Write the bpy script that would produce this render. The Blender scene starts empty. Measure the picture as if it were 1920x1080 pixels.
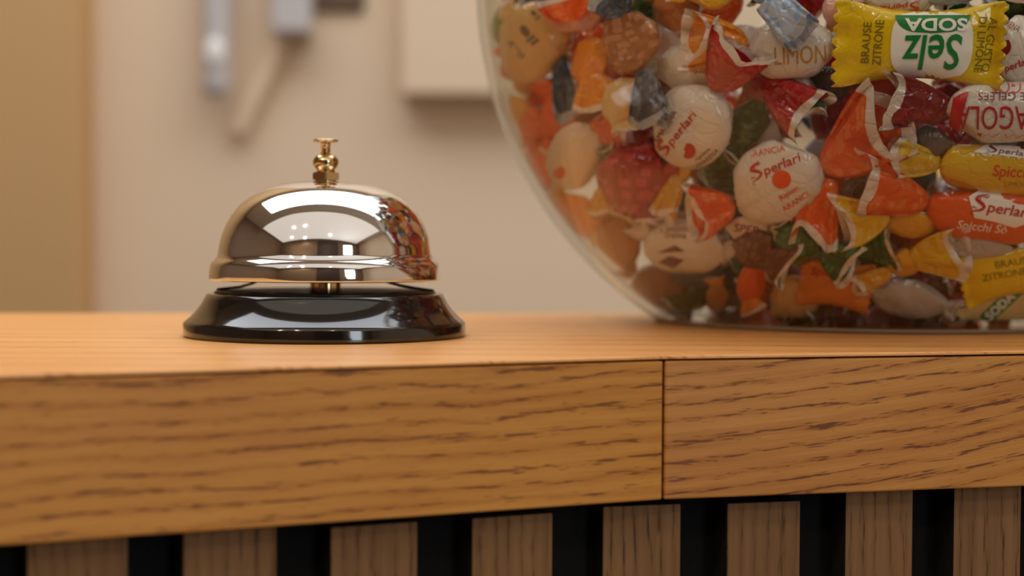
import bpy, bmesh, math, random
from mathutils import Vector, Matrix, noise, Euler
random.seed(7)
S = bpy.context.scene
COL = S.collection
MM = 0.001
TOP = 1.10                       # height of the counter top above the floor

# ------------------------------------------------------------------ camera
F, PITCH, ROLL, CAMH = 2976.6, 0.031, 0.0048, 0.02957
cd = bpy.data.cameras.new('camera'); cam = bpy.data.objects.new('camera', cd); COL.objects.link(cam)
cd.sensor_width = 36.0; cd.lens = F * 36.0 / 1920.0
cd.clip_start = 0.01; cd.clip_end = 50
cd.dof.use_dof = True; cd.dof.focus_distance = 0.436; cd.dof.aperture_fstop = 7.8
EYE = Vector((0, 0, TOP + CAMH))
CAMROT = Matrix.Rotation(math.pi / 2 - PITCH, 3, 'X') @ Matrix.Rotation(ROLL, 3, 'Z')
cam.matrix_world = Matrix.Translation(EYE) @ CAMROT.to_4x4()
S.camera = cam
CR = CAMROT @ Vector((1, 0, 0)); CU = CAMROT @ Vector((0, 1, 0)); CF = CAMROT @ Vector((0, 0, -1))

# ------------------------------------------------------------------ world, lights, exposure
w = bpy.data.worlds.new('room_dark'); S.world = w; w.use_nodes = True
w.node_tree.nodes['Background'].inputs[0].default_value = (0.8, 0.7, 0.6, 1)
w.node_tree.nodes['Background'].inputs[1].default_value = 0.05
S.view_settings.view_transform = 'Standard'; S.view_settings.look = 'None'
S.view_settings.gamma = 1.0; S.view_settings.use_curve_mapping = False
S.view_settings.exposure = 0.74
S.cycles.use_denoising = True
S.cycles.transparent_max_bounces = 24; S.cycles.max_bounces = 10
S.cycles.diffuse_bounces = 5; S.cycles.glossy_bounces = 5; S.cycles.transmission_bounces = 8
S.cycles.sample_clamp_indirect = 6.0

def area(name, loc, sx, sy, power, color, aim=(0, 0, -1)):
    l = bpy.data.lights.new(name, 'AREA'); l.shape = 'RECTANGLE'; l.size = sx; l.size_y = sy
    l.energy = power; l.color = color
    o = bpy.data.objects.new(name, l); COL.objects.link(o); o.location = loc
    o.rotation_euler = Vector(aim).to_track_quat('-Z', 'Y').to_euler()
    return o
def lamp(name, loc, power, color, r=0.035):
    l = bpy.data.lights.new(name, 'SPOT'); l.energy = power; l.color = color; l.shadow_soft_size = r
    l.spot_size = math.radians(150); l.spot_blend = 0.6
    o = bpy.data.objects.new(name, l); COL.objects.link(o); o.location = loc
    return o
CEIL = 2.62
area('ceiling_panel_and_fill', (0.05, 1.0, CEIL - 0.02), 2.7, 1.1, 21, (0.90, 0.935, 1.0))
area('ceiling_panel_and_fill', (-0.1, -0.95, CEIL - 0.02), 4.2, 1.9, 9, (1.0, 0.90, 0.78))  # wide warm fill added behind the camera, not a real panel
area('window_daylight', (1.35, -1.9, 1.65), 0.45, 1.3, 6, (0.86, 0.96, 1.0), (-0.35, 1, -0.1))
for x, y, p in ((-0.95, -0.75, 6), (-0.55, -0.75, 6), (-1.35, -1.5, 6), (-0.75, -1.7, 6), (0.35, -1.4, 6)):
    lamp('downlight', (x, y, CEIL - 0.05), p, (1.0, 0.82, 0.6))

# ------------------------------------------------------------------ helpers
def lin(r, g, b):
    f = lambda c: (c / 12.92 if c <= 0.04045 else ((c + 0.055) / 1.055) ** 2.4)
    return (f(r / 255), f(g / 255), f(b / 255), 1.0)
def tag(o, label=None, cat=None, group=None, kind=None):
    if label: o['label'] = label
    if cat: o['category'] = cat
    if group: o['group'] = group
    if kind: o['kind'] = kind
    return o
def empty(name, loc=(0, 0, 0), rz=0.0):
    o = bpy.data.objects.new(name, None); COL.objects.link(o); o.location = loc; o.rotation_euler[2] = rz
    o.empty_display_size = 0.01
    return o
def obj(name, verts, faces, mat, parent=None, smooth=True, uvs=None, loc=None):
    me = bpy.data.meshes.new(name); me.from_pydata([tuple(v) for v in verts], [], faces)
    if uvs:
        ul = me.uv_layers.new(name='UVMap')
        for lp in me.loops: ul.data[lp.index].uv = uvs[lp.vertex_index]
    me.materials.append(mat)
    if smooth: me.polygons.foreach_set('use_smooth', [True] * len(me.polygons))
    me.update()
    o = bpy.data.objects.new(name, me); COL.objects.link(o)
    if parent: o.parent = parent
    if loc is not None: o.location = loc
    return o
def from_bm(name, bm, mat, parent=None, smooth=False, loc=None):
    me = bpy.data.meshes.new(name); bm.to_mesh(me); bm.free()
    me.materials.append(mat)
    if smooth: me.polygons.foreach_set('use_smooth', [True] * len(me.polygons))
    o = bpy.data.objects.new(name, me); COL.objects.link(o)
    if parent: o.parent = parent
    if loc is not None: o.location = loc
    return o
def box_bm(x0, x1, y0, y1, z0, z1, bev=0.0, seg=2):
    bm = bmesh.new(); bmesh.ops.create_cube(bm, size=1)
    for v in bm.verts:
        v.co = Vector(((x0 + x1) / 2 + v.co.x * (x1 - x0), (y0 + y1) / 2 + v.co.y * (y1 - y0), (z0 + z1) / 2 + v.co.z * (z1 - z0)))
    if bev > 0: bmesh.ops.bevel(bm, geom=list(bm.edges), offset=bev, segments=seg, affect='EDGES', profile=0.5)
    return bm
def lathe(name, prof, mat, parent=None, n=96, loc=None, close=False):
    """prof: list of (radius, height) in metres"""
    verts = []; faces = []
    m = len(prof)
    for r, z in prof:
        for j in range(n):
            a = 2 * math.pi * j / n; verts.append((r * math.cos(a), r * math.sin(a), z))
    for i in range(m - 1 if not close else m):
        k = (i + 1) % m
        for j in range(n):
            j2 = (j + 1) % n
            faces.append((i * n + j, i * n + j2, k * n + j2, k * n + j))
    if not close:
        faces.append(tuple(reversed(range(n)))); faces.append(tuple((m - 1) * n + j for j in range(n)))
    o = obj(name, verts, faces, mat, parent, True, loc=loc)
    return o
def smooth_by_angle(o, deg=35):
    bm = bmesh.new(); bm.from_mesh(o.data)
    for e in bm.edges:
        if len(e.link_faces) == 2 and e.calc_face_angle(0) > math.radians(deg): e.smooth = False
    for f in bm.faces: f.smooth = True
    bm.to_mesh(o.data); bm.free()
def ray(px, py):
    X, Y = px - 960.0, py - 540.0
    return (CR * X - CU * Y + CF * F).normalized()

# ------------------------------------------------------------------ materials
def new_mat(name):
    m = bpy.data.materials.new(name); m.use_nodes = True
    nt = m.node_tree; b = nt.nodes['Principled BSDF']
    return m, nt, b
def plain(name, c, rough=0.5, metal=0.0, bump=0.0, bscale=200, coat=0.0, ior=1.45):
    m, nt, b = new_mat(name)
    b.inputs['Base Color'].default_value = c; b.inputs['Roughness'].default_value = rough
    b.inputs['Metallic'].default_value = metal; b.inputs['Coat Weight'].default_value = coat; b.inputs['IOR'].default_value = ior
    tc = nt.nodes.new('ShaderNodeTexCoord')
    n = nt.nodes.new('ShaderNodeTexNoise'); n.inputs['Scale'].default_value = bscale; n.inputs['Detail'].default_value = 4
    nt.links.new(tc.outputs['Object'], n.inputs['Vector'])
    mx = nt.nodes.new('ShaderNodeMapRange'); mx.inputs[3].default_value = rough * 0.85; mx.inputs[4].default_value = min(1, rough * 1.15)
    nt.links.new(n.outputs['Fac'], mx.inputs[0]); nt.links.new(mx.outputs[0], b.inputs['Roughness'])
    if bump > 0:
        bp = nt.nodes.new('ShaderNodeBump'); bp.inputs['Strength'].default_value = bump; bp.inputs['Distance'].default_value = 0.001
        nt.links.new(n.outputs['Fac'], bp.inputs['Height']); nt.links.new(bp.outputs[0], b.inputs['Normal'])
    return m
def math_node(nt, op, a, b=None, c=None):
    n = nt.nodes.new('ShaderNodeMath'); n.operation = op
    for i, v in enumerate((a, b, c)):
        if v is None: continue
        if isinstance(v, (int, float)): n.inputs[i].default_value = v
        else: nt.links.new(v, n.inputs[i])
    return n.outputs[0]
def mixc(nt, fac, a, b, mode='MIX'):
    n = nt.nodes.new('ShaderNodeMix'); n.data_type = 'RGBA'; n.blend_type = mode
    for i, v in ((0, fac), (6, a), (7, b)):
        if isinstance(v, (int, float)): n.inputs[i].default_value = v
        elif isinstance(v, tuple): n.inputs[i].default_value = v
        else: nt.links.new(v, n.inputs[i])
    return n.outputs[2]
def ramp(nt, fac, stops):
    n = nt.nodes.new('ShaderNodeValToRGB'); cr = n.color_ramp
    while len(cr.elements) < len(stops): cr.elements.new(0.5)
    for e, (p, c) in zip(cr.elements, stops): e.position = p; e.color = c if isinstance(c, tuple) else (c, c, c, 1)
    nt.links.new(fac, n.inputs[0]); return n.outputs[0]
def oak(name, light, dark, pore, along='X', slant=0.0, bend=0.0, offset=(0, 0, 0), rough=0.45, streak=1.0, ring=0.0043, spec=0.5, across='Z'):
    """oak: long grain along one local axis, growth rings with broken dark pore dashes"""
    m, nt, b = new_mat(name)
    tc = nt.nodes.new('ShaderNodeTexCoord')
    sp = nt.nodes.new('ShaderNodeSeparateXYZ'); nt.links.new(tc.outputs['Object'], sp.inputs[0])
    L = {'X': sp.outputs[0], 'Y': sp.outputs[1], 'Z': sp.outputs[2]}[along]
    C = {'X': sp.outputs[0], 'Y': sp.outputs[1], 'Z': sp.outputs[2]}[across]
    D = [o for k, o in zip('XYZ', sp.outputs) if k not in (along, across)][0]
    L = math_node(nt, 'ADD', L, offset[0]); C = math_node(nt, 'ADD', C, offset[2])
    C = math_node(nt, 'SUBTRACT', C, math_node(nt, 'MULTIPLY', L, slant))
    if bend: C = math_node(nt, 'SUBTRACT', C, math_node(nt, 'MULTIPLY', math_node(nt, 'MULTIPLY', L, L), bend))
    def vec(sl, sc, sd=0.0):
        c = nt.nodes.new('ShaderNodeCombineXYZ')
        nt.links.new(math_node(nt, 'MULTIPLY', L, sl), c.inputs[0]); nt.links.new(math_node(nt, 'MULTIPLY', C, sc), c.inputs[1])
        nt.links.new(math_node(nt, 'MULTIPLY', D, sd), c.inputs[2]); return c.outputs[0]
    def nz(v, detail=2.0, rg=0.5):
        n = nt.nodes.new('ShaderNodeTexNoise'); n.inputs['Scale'].default_value = 1.0; n.inputs['Detail'].default_value = detail
        n.inputs['Roughness'].default_value = rg; nt.links.new(v, n.inputs['Vector']); return n.outputs['Fac']
    warp = math_node(nt, 'MULTIPLY', math_node(nt, 'SUBTRACT', nz(vec(16, 45, 30), 2), 0.5), 0.009)
    warp2 = math_node(nt, 'MULTIPLY', math_node(nt, 'SUBTRACT', nz(vec(120, 300, 60), 2), 0.5), 0.0015)
    Cw = math_node(nt, 'ADD', math_node(nt, 'ADD', C, warp), warp2)
    fr = math_node(nt, 'FRACT', math_node(nt, 'DIVIDE', Cw, ring))            # 0..1 across a growth ring
    early = math_node(nt, 'POWER', math_node(nt, 'SUBTRACT', 1.0, math_node(nt, 'ABSOLUTE', math_node(nt, 'MULTIPLY_ADD', fr, 2.0, -1.0))), 2.2)
    base_n = nz(vec(14, 220, 60), 3); fine = nz(vec(40, 2600, 400), 3, 0.6)
    big = nz(vec(9, 40, 10), 2)
    t = math_node(nt, 'MULTIPLY_ADD', base_n, 0.7, math_node(nt, 'MULTIPLY', fine, 0.25))
    lines = nz(vec(26, 900, 120), 3, 0.6)
    t = math_node(nt, 'MULTIPLY_ADD', math_node(nt, 'SUBTRACT', lines, 0.5), 0.55, t)
    t = math_node(nt, 'MULTIPLY_ADD', early, 0.28, t)
    t = math_node(nt, 'MULTIPLY_ADD', math_node(nt, 'SUBTRACT', big, 0.5), 0.6, t)
    col = ramp(nt, t, [(0.25, light), (0.85, dark)])
    dash = nz(vec(120, 1700, 300), 3, 0.6)
    dashm = nz(vec(30, 130, 40), 1)
    pm = math_node(nt, 'MULTIPLY', early, math_node(nt, 'MULTIPLY_ADD', dashm, 1.2, 0.1))
    th = math_node(nt, 'SUBTRACT', math_node(nt, 'MULTIPLY_ADD', pm, 0.30, dash), 0.67)
    pf = math_node(nt, 'MINIMUM', math_node(nt, 'MAXIMUM', math_node(nt, 'MULTIPLY', th, 11.0 * streak), 0.0), 0.9)
    col2 = mixc(nt, pf, col, pore)
    nt.links.new(col2, b.inputs['Base Color'])
    b.inputs['Roughness'].default_value = rough; b.inputs['Specular IOR Level'].default_value = spec
    bp = nt.nodes.new('ShaderNodeBump'); bp.inputs['Strength'].default_value = 0.35; bp.inputs['Distance'].default_value = 0.0006
    h = math_node(nt, 'SUBTRACT', math_node(nt, 'MULTIPLY', fine, 0.25), pf)
    nt.links.new(h, bp.inputs['Height']); nt.links.new(bp.outputs[0], b.inputs['Normal'])
    return m

M = {}
M['wall'] = plain('painted_wall', lin(234, 209, 178), 0.75, bump=0.1, bscale=60)
M['tan'] = plain('tan_panel', lin(208, 167, 114), 0.6, bump=0.05, bscale=40)
M['dim_wall'] = plain('brown_dimmed_wall', lin(128, 102, 78), 0.7)  # wall colour darkened to imitate a dim room and weaken its reflections
M['ceiling'] = plain('white_ceiling', lin(225, 218, 206), 0.9)
M['floor'] = plain('grey_floor', lin(120, 105, 92), 0.5, bscale=8)
M['dark'] = plain('dark_wood', lin(60, 42, 32), 0.6)
M['white_plastic'] = plain('white_plastic', lin(204, 198, 196), 0.3)
M['grey_plastic'] = plain('brown_plastic', lin(112, 90, 70), 0.5)
M['chrome'] = plain('chrome_bell', (0.86, 0.88, 0.91, 1), 0.045, 1.0, bscale=900)
M['brass'] = plain('brass_polished', lin(214, 188, 144), 0.08, 1.0, bscale=900)
M['lacquer'] = plain('black_lacquer', lin(16, 15, 16), 0.10, coat=0.6, ior=1.6, bscale=300)
M['blackmatt'] = plain('black_steel', lin(14, 13, 13), 0.38)
M['felt'] = plain('black_felt', lin(12, 11, 12), 0.95, bump=0.3, bscale=1500)

# ------------------------------------------------------------------ room shell
def struct(name, bm, mat):
    o = from_bm(name, bm, mat); o['kind'] = 'structure'; return o
RX0, RX1, RY0, RY1 = -2.3, 2.3, -2.0, 1.9
struct('floor', box_bm(RX0, RX1, RY0, RY1, -0.06, 0), M['floor'])
struct('ceiling', box_bm(RX0, RX1, RY0, RY1, CEIL, CEIL + 0.06), M['ceiling'])
struct('wall_back', box_bm(RX0 - .1, RX1 + .1, RY1, RY1 + 0.1, -0.06, CEIL + 0.06), M['wall'])
struct('wall_front', box_bm(RX0 - .1, RX1 + .1, RY0 - 0.1, RY0, -0.06, CEIL + 0.06), M['dim_wall'])
struct('wall_left', box_bm(RX0 - 0.1, RX0, RY0, RY1, -0.06, CEIL + 0.06), M['dim_wall'])
struct('wall_right', box_bm(RX1, RX1 + 0.1, RY0, RY1, -0.06, CEIL + 0.06), M['wall'])
struct('trim_1', box_bm(RX0, -0.499, 1.834, RY1, 0, CEIL, 0.004), M['tan'])
struct('reflected_dark_panel', box_bm(-0.15, 0.85, RY0, RY0 + 0.03, 0, 2.5, 0.004), M['dark'])  # unseen dark slab added to put a dark reflection in the bell

# ------------------------------------------------------------------ reception counter: worktop
KX, KY, TH1, TH2, T = 0.03895, 0.40438, 0.4119, 0.2438, 0.0370
K = Vector((KX, KY)); d1 = Vector((math.cos(TH1), math.sin(TH1))); d2 = Vector((math.cos(TH2), math.sin(TH2)))
LLEN, RLEN = 0.56, 0.72
PL = K - d1 * LLEN; PR = K + d2 * RLEN
BL = Vector((PL.x, 0.582)); BR = Vector((PR.x, 0.70)); BM_ = Vector((0.02, 0.634))
OAKL = (lin(220, 158, 74), lin(190, 124, 50), lin(118, 70, 26))
M['oak_top'] = oak('oak_counter_top', lin(238, 178, 108), lin(222, 154, 84), lin(186, 116, 58), 'X', offset=(0.3, 0, 0.11), rough=0.33, streak=0.5, ring=0.02, across='Y')
M['oak_left'] = oak('oak_edge_left', *OAKL, 'X', slant=0.02, offset=(0.13, 0, 0.0), rough=0.42)
M['oak_right'] = oak('oak_edge_right', lin(214, 152, 74), lin(182, 116, 48), lin(104, 56, 20), 'X', slant=0.055, bend=0.55, offset=(0.0, 0, 0.02), rough=0.42)
worktop = empty('reception_worktop', (KX, KY, TOP))
tag(worktop, 'thick oak worktop of the reception counter with mitred front edge boards', 'worktop')
bm = bmesh.new()
poly = [PL, K, PR, BR, BM_, BL]
vs = [bm.verts.new((p.x - KX, p.y - KY, -0.0009)) for p in poly]
f = bm.faces.new(vs); r = bmesh.ops.extrude_face_region(bm, geom=[f])
for v in r['geom']:
    if isinstance(v, bmesh.types.BMVert): v.co.z = 0.0
bmesh.ops.recalc_face_normals(bm, faces=bm.faces)
bmesh.ops.bevel(bm, geom=[e for e in bm.edges if all(abs(v.co.z) < 1e-7 for v in e.verts)], offset=0.0006, segments=3, affect='EDGES', profile=0.5)
# a plate needs body under it: a core well behind the edge boards
tp = from_bm('top_panel', bm, M['oak_top'], worktop)
bm = bmesh.new()
n1 = Vector((-d1.y, d1.x)); n2 = Vector((-d2.y, d2.x))
inn = 0.016
Kc = K + (n1 + n2).normalized() * inn
cp = [PL + n1 * inn + d1 * 0.01, Kc, PR + n2 * inn - d2 * 0.01, BR + Vector((-0.02, -0.004)), BM_ + Vector((0, -0.004)), BL + Vector((0.02, -0.004))]
vs = [bm.verts.new((p.x - KX, p.y - KY, -0.035)) for p in cp]
f = bm.faces.new(vs); r = bmesh.ops.extrude_face_region(bm, geom=[f])
for v in r['geom']:
    if isinstance(v, bmesh.types.BMVert): v.co.z = -0.0009
bmesh.ops.recalc_face_normals(bm, faces=bm.faces)
from_bm('core_board', bm, M['dark'], worktop)
def edge_board(x0, x1, mat, ang):
    b = box_bm(x0, x1, 0.0002, 0.0155, -T, -0.0014, 0.0005, 2)
    o = from_bm('edge_board', b, mat, worktop); o.rotation_euler[2] = ang
    return o
eb = edge_board(-LLEN, -0.0002, M['oak_left'], TH1); eb['label'] = 'long golden edge board left of the joint'
eb = edge_board(0.0003, RLEN, M['oak_right'], TH2); eb['label'] = 'edge board right of the joint with rising grain'

# ------------------------------------------------------------------ slatted front under the worktop
M['slat'] = oak('oak_slat', lin(144, 109, 72), lin(120, 87, 57), lin(70, 48, 31), 'Z', rough=0.6, streak=0.4, ring=0.0038, offset=(0, 0, 0.004), across='X', spec=0.3)
panel = empty('slatted_front_panel', (KX, KY, 0))
tag(panel, 'vertical oak slats on black felt covering the counter front', 'panel')
SET = 0.006
def plane_hit(px, py, seg):
    d = ray(px, py); n = n1 if seg == 0 else n2
    k = (K - EYE.xy + n * SET).dot(n) / d.xy.dot(n)
    p = (EYE + d * k).xy - K
    return p.dot(d1 if seg == 0 else d2)
def slat(s0, s1, seg, top):
    b = box_bm(s0, s1, SET, SET + 0.011, 0.06, TOP - T - top, 0.0006, 2)
    o = from_bm('slat', b, M['slat'], panel); o.data.materials.append(M['felt'])      # veneered face on a black core
    for f_ in o.data.polygons:
        if f_.normal.y > -0.5: f_.material_index = 1
    o.rotation_euler[2] = TH1 if seg == 0 else TH2
    return o
edges = [(50, 235, 0.0002), (343, 515, 0.0004), (620, 785, 0.0022), (885, 1038, 0.0024), (1130, 1277, 0.0022)]
pos = [(plane_hit(a, 1010, 0), plane_hit(b, 1010, 0), t) for a, b, t in edges]
wid = sum(b - a for a, b, t in pos) / 5; pitch = (pos[4][0] - pos[0][0]) / 4
for a, b, t in pos[:4]: slat(a, a + wid, 0, t)
for k in range(1, 14):
    a = pos[0][0] - pitch * k
    if a > -LLEN + 0.02: slat(a, a + wid, 0, 0.001)
redges = [(1130, 1277, 0.0022), (1363, 1501, 0.0026), (1585, 1712, 0.0003), (1788, 1915, 0.0003)]
rp = [(plane_hit(a, 1000, 1), plane_hit(b, 1000, 1), t) for a, b, t in redges]
for a, b, t in rp: slat(a, b, 1, t)
for k in range(1, 15):
    a = rp[3][0] + pitch * k
    if a + wid < RLEN - 0.02: slat(a, a + wid, 1, 0.0005)
for seg, x0, x1, ang in ((0, -LLEN + 0.01, 0.0, TH1), (1, 0.0, RLEN - 0.01, TH2)):
    b = box_bm(x0, x1, SET + 0.0105, SET + 0.022, 0.0, TOP - T, 0)
    o = from_bm('backing_panel', b, M['felt'], panel); o.rotation_euler[2] = ang

# ------------------------------------------------------------------ things on the back wall
WY = RY1
def wall_pt(px, py, y):
    d = ray(px, py); k = y / d.y; return EYE + d * k
# hanging white handset
p = wall_pt(408, 184, WY - 0.03); p2 = wall_pt(408, -170, WY - 0.03)
hs = empty('wall_handset', (p.x, WY, p.z)); tag(hs, 'white rounded tubular handset hanging on the cream wall', 'handset')
L_ = p2.z - p.z
o = lathe('handset_body', [(0.006, 0), (0.012, 0.0015), (0.0155, 0.006), (0.0165, 0.02), (0.0165, L_ * .5), (0.0155, L_ - .01), (0.008, L_)], M['white_plastic'], hs, 32, loc=(0, -0.034, 0))
pb_ = wall_pt(403, 97, WY - 0.05)
M['highlight'] = plain('highlight_white', lin(250, 248, 244), 0.2)
bo = lathe('painted_highlight', [(0.004, 0.0), (0.0092, 0.0), (0.0095, 0.003), (0.008, 0.005), (0.003, 0.0055)], M['highlight'], hs, 32, loc=(pb_.x - p.x, -0.0485, pb_.z - p.z))  # white oval added as a raised part in place of a highlight
bo.rotation_euler[0] = math.pi / 2; bo.scale = (1.2, 1.75, 1.0); bo['label'] = 'bright white oval painted button'
from_bm('wall_cradle', box_bm(-0.014, 0.014, -0.022, 0.0, L_ * 0.55, L_ * 0.8, 0.003), M['white_plastic'], hs)
# white bracket with a slanting lever
p = wall_pt(548, 66, WY - 0.03)
br = empty('wall_bracket', (p.x, WY, p.z)); tag(br, 'white boxy bracket with slanting cream lever on the wall behind the bell', 'bracket')
from_bm('housing', box_bm(-0.023, 0.023, -0.05, 0.0, 0.0, 0.16, 0.006, 3), M['white_plastic'], br)
bm = box_bm(-0.009, 0.009, -0.016, -0.004, -0.115, 0.01, 0.004, 2)
o = from_bm('lever', bm, M['wall'], br); o.location = (-0.018, -0.004, -0.012); o.rotation_euler[1] = math.radians(26)
# small dark sign
p = wall_pt(638, 17, WY)
sg = empty('wall_nameplate', (p.x, WY, p.z)); tag(sg, 'small dark brown plate on the wall right of the white bracket', 'plate')
from_bm('plate', box_bm(-0.034, 0.026, -0.010, 0.0, 0.0, 0.03, 0.002), M['grey_plastic'], sg)
from_bm('plate_frame', box_bm(-0.037, 0.029, -0.006, 0.0, -0.003, 0.033, 0.002), M['dark'], sg)
# wall cabinet, bottom edge seen
p = wall_pt(752, 176, WY - 0.045)
wc = empty('wall_cabinet', (p.x, WY, p.z)); tag(wc, 'cream wall cabinet partly hidden behind the candy bowl', 'cabinet')
from_bm('carcass', box_bm(0, 0.75, -0.03, 0, 0, 0.6, 0.002), M['wall'], wc)
from_bm('door', box_bm(0.001, 0.373, -0.045, -0.0305, 0.001, 0.599, 0.002), M['wall'], wc)
from_bm('door', box_bm(0.376, 0.749, -0.045, -0.0305, 0.001, 0.599, 0.002), M['wall'], wc)

# ------------------------------------------------------------------ call bell
bx, by = -0.0565, 0.48114
bell = empty('call_bell', (bx, by, TOP)); tag(bell, 'shiny chrome reception call bell on a black lacquered base', 'bell')
def prof(l): return [(r * MM, z * MM) for r, z in l]
o = lathe('base', prof([(40.5, 0), (42.0, 0.1), (42.5, 0.6), (42.55, 3.6), (42.3, 4.2), (41.7, 4.75), (40.2, 6.0), (38.6, 7.7), (37.2, 9.6), (36.2, 11.4), (35.6, 12.6), (35.0, 12.95), (34.0, 12.9), (33.6, 12.4), (10, 12.4)]), M['lacquer'], bell)
smooth_by_angle(o, 40)
o = lathe('top_plate', prof([(10, 12.4), (32.8, 12.4), (33.2, 12.7), (33.2, 13.4), (32.6, 13.7), (20, 13.5), (8, 13.4)]), M['blackmatt'], bell)
smooth_by_angle(o, 40)
o = lathe('post', prof([(4.7, 13.2), (4.7, 22), (3.0, 22.5), (2.6, 40), (2.6, 46.0)]), M['brass'], bell, 40)
smooth_by_angle(o, 40)
out = [(34.75, 16.9), (34.85, 17.4), (34.7, 19.5), (34.45, 21.2), (34.0, 22.2), (33.2, 22.9), (32.5, 23.7), (32.2, 24.8), (31.95, 26.6), (31.2, 29.8), (29.9, 33.2), (28.2, 36.3), (26.0, 39.1), (23.2, 41.5), (20.0, 43.4), (16.5, 44.8), (12.5, 45.8), (8.0, 46.4), (3.0, 46.65)]
inn_ = [(max(r - 0.9, 1.5), z - 0.9 if i > 8 else z) for i, (r, z) in enumerate(out)]
inn_[0] = (34.2, 16.8)
o = lathe('dome', prof(out + list(reversed(inn_))), M['chrome'], bell, 160, close=True)
o['label'] = 'mirror polished chrome dome'
o = lathe('washer', prof([(0.5, 46.2), (3.2, 46.3), (3.3, 46.9), (2.9, 47.1), (0.5, 47.1)]), M['brass'], bell, 40)
bm = bmesh.new()
bmesh.ops.create_cone(bm, cap_ends=True, segments=6, radius1=4.55 * MM, radius2=4.55 * MM, depth=2.3 * MM, matrix=Matrix.Translation((0, 0, 48.15 * MM)) @ Matrix.Rotation(math.radians(8), 4, 'Z'))
bmesh.ops.bevel(bm, geom=list(bm.edges), offset=0.25 * MM, segments=2, affect='EDGES')
from_bm('hex_nut', bm, M['brass'], bell)
pb = [(2.6, 49.2), (2.9, 49.5), (2.7, 50.2)]
for k in range(0, 13):
    a = math.radians(-45 + k * (110 / 12.0)); pb.append((3.9 * math.cos(a), 52.4 + 3.0 * math.sin(a)))
o = lathe('ball_collar', prof(pb + [(1.4, 55.4)]), M['brass'], bell, 48)
o = lathe('plunger_stem', prof([(1.4, 54.6), (1.4, 58.0), (1.8, 58.5)]), M['brass'], bell, 32)
o = lathe('plunger_cap', prof([(1.7, 58.3), (3.3, 58.4), (3.75, 58.7), (3.8, 59.1), (3.3, 59.4), (2.4, 59.2), (0.5, 59.15)]), M['brass'], bell, 48)
def strip(name, pts, wdt, thk, mat, parent):
    """flat bar through pts (x,z) in mm, width along y"""
    verts = []; faces = []
    n = len(pts)
    for (x, z) in pts:
        for dy, dz in ((-wdt / 2, 0), (wdt / 2, 0), (wdt / 2, thk), (-wdt / 2, thk)): verts.append((x * MM, dy * MM, (z + dz) * MM))
    for i in range(n - 1):
        for j in range(4): a, b = i * 4 + j, i * 4 + (j + 1) % 4; faces.append((a, b, b + 4, a + 4))
    faces += [(3, 2, 1, 0), tuple((n - 1) * 4 + j for j in range(4))]
    return obj(name, verts, faces, mat, parent, False)
strip('spring_arm', [(-32.6, 13.5), (-26, 14.2), (-22.5, 15.2), (-19, 16.8), (-14, 19.3), (-6, 21)], 5, 0.75, M['blackmatt'], bell)
strip('spring_arm', [(32.8, 13.3), (27, 14.1), (22.5, 14.9), (19, 15.9), (14, 18.6), (6, 21)], 5, 0.75, M['blackmatt'], bell)

# ------------------------------------------------------------------ glass bowl
WC = Vector((0.13068, 0.57739, TOP + 0.12129)); WR = 0.14405; RI = WR - 0.0032
def glass_mat():
    m = bpy.data.materials.new('clear_thin_glass'); m.use_nodes = True; nt = m.node_tree; nt.nodes.clear()
    out = nt.nodes.new('ShaderNodeOutputMaterial'); mix = nt.nodes.new('ShaderNodeMixShader')
    tr = nt.nodes.new('ShaderNodeBsdfTransparent'); gl = nt.nodes.new('ShaderNodeBsdfGlossy'); gl.inputs['Roughness'].default_value = 0.012
    fr = nt.nodes.new('ShaderNodeFresnel'); fr.inputs['IOR'].default_value = 1.38
    geo = nt.nodes.new('ShaderNodeNewGeometry')      # the Fresnel node inverts the index on back faces; a thin wall does not bend light
    nt.links.new(math_node(nt, 'MULTIPLY_ADD', geo.outputs['Backfacing'], 1 / 1.38 - 1.38, 1.38), fr.inputs['IOR'])
    # light crossing the wall obliquely travels further through slightly green glass
    lw = nt.nodes.new('ShaderNodeLayerWeight'); lw.inputs['Blend'].default_value = 0.25
    c = ramp(nt, lw.outputs['Facing'], [(0.0, (0.985, 0.99, 0.98, 1)), (1.0, (0.92, 0.92, 0.87, 1))])
    nt.links.new(c, tr.inputs[0])
    nt.links.new(fr.outputs[0], mix.inputs[0]); nt.links.new(tr.outputs[0], mix.inputs[1]); nt.links.new(gl.outputs[0], mix.inputs[2])
    nt.links.new(mix.outputs[0], out.inputs[0]); return m
M['glass'] = glass_mat()
m, nt, b = new_mat('thick_glass_foot'); b.inputs['Transmission Weight'].default_value = 0.55; b.inputs['Roughness'].default_value = 0.3
b.inputs['IOR'].default_value = 1.47; b.inputs['Base Color'].default_value = (0.93, 0.95, 0.88, 1); M['foot'] = m
bowl = empty('glass_bowl', (WC.x, WC.y, TOP)); tag(bowl, 'large round clear glass bowl filled with wrapped candies', 'bowl')
cz = WC.z - TOP
pr = []
amax = math.radians(52); amin = -math.asin((cz - 0.0013) / WR)
for k in range(61):
    a = amin + (amax - amin) * k / 60; pr.append((WR * math.cos(a), cz + WR * math.sin(a)))
re = pr[-1]
pr += [(re[0] + 0.003, re[1] + 0.006), (re[0] + 0.003, re[1] + 0.009), (re[0], re[1] + 0.010), (re[0] - 0.003, re[1] + 0.007)]
amin2 = -math.asin((cz - 0.0034) / RI)
for k in range(61):
    a = amax + (amin2 - amax) * k / 60; pr.append((RI * math.cos(a), cz + RI * math.sin(a)))
lathe('bowl_wall', pr, M['glass'], bowl, 160)
rb = math.sqrt(WR ** 2 - (cz - 0.0013) ** 2)
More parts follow.
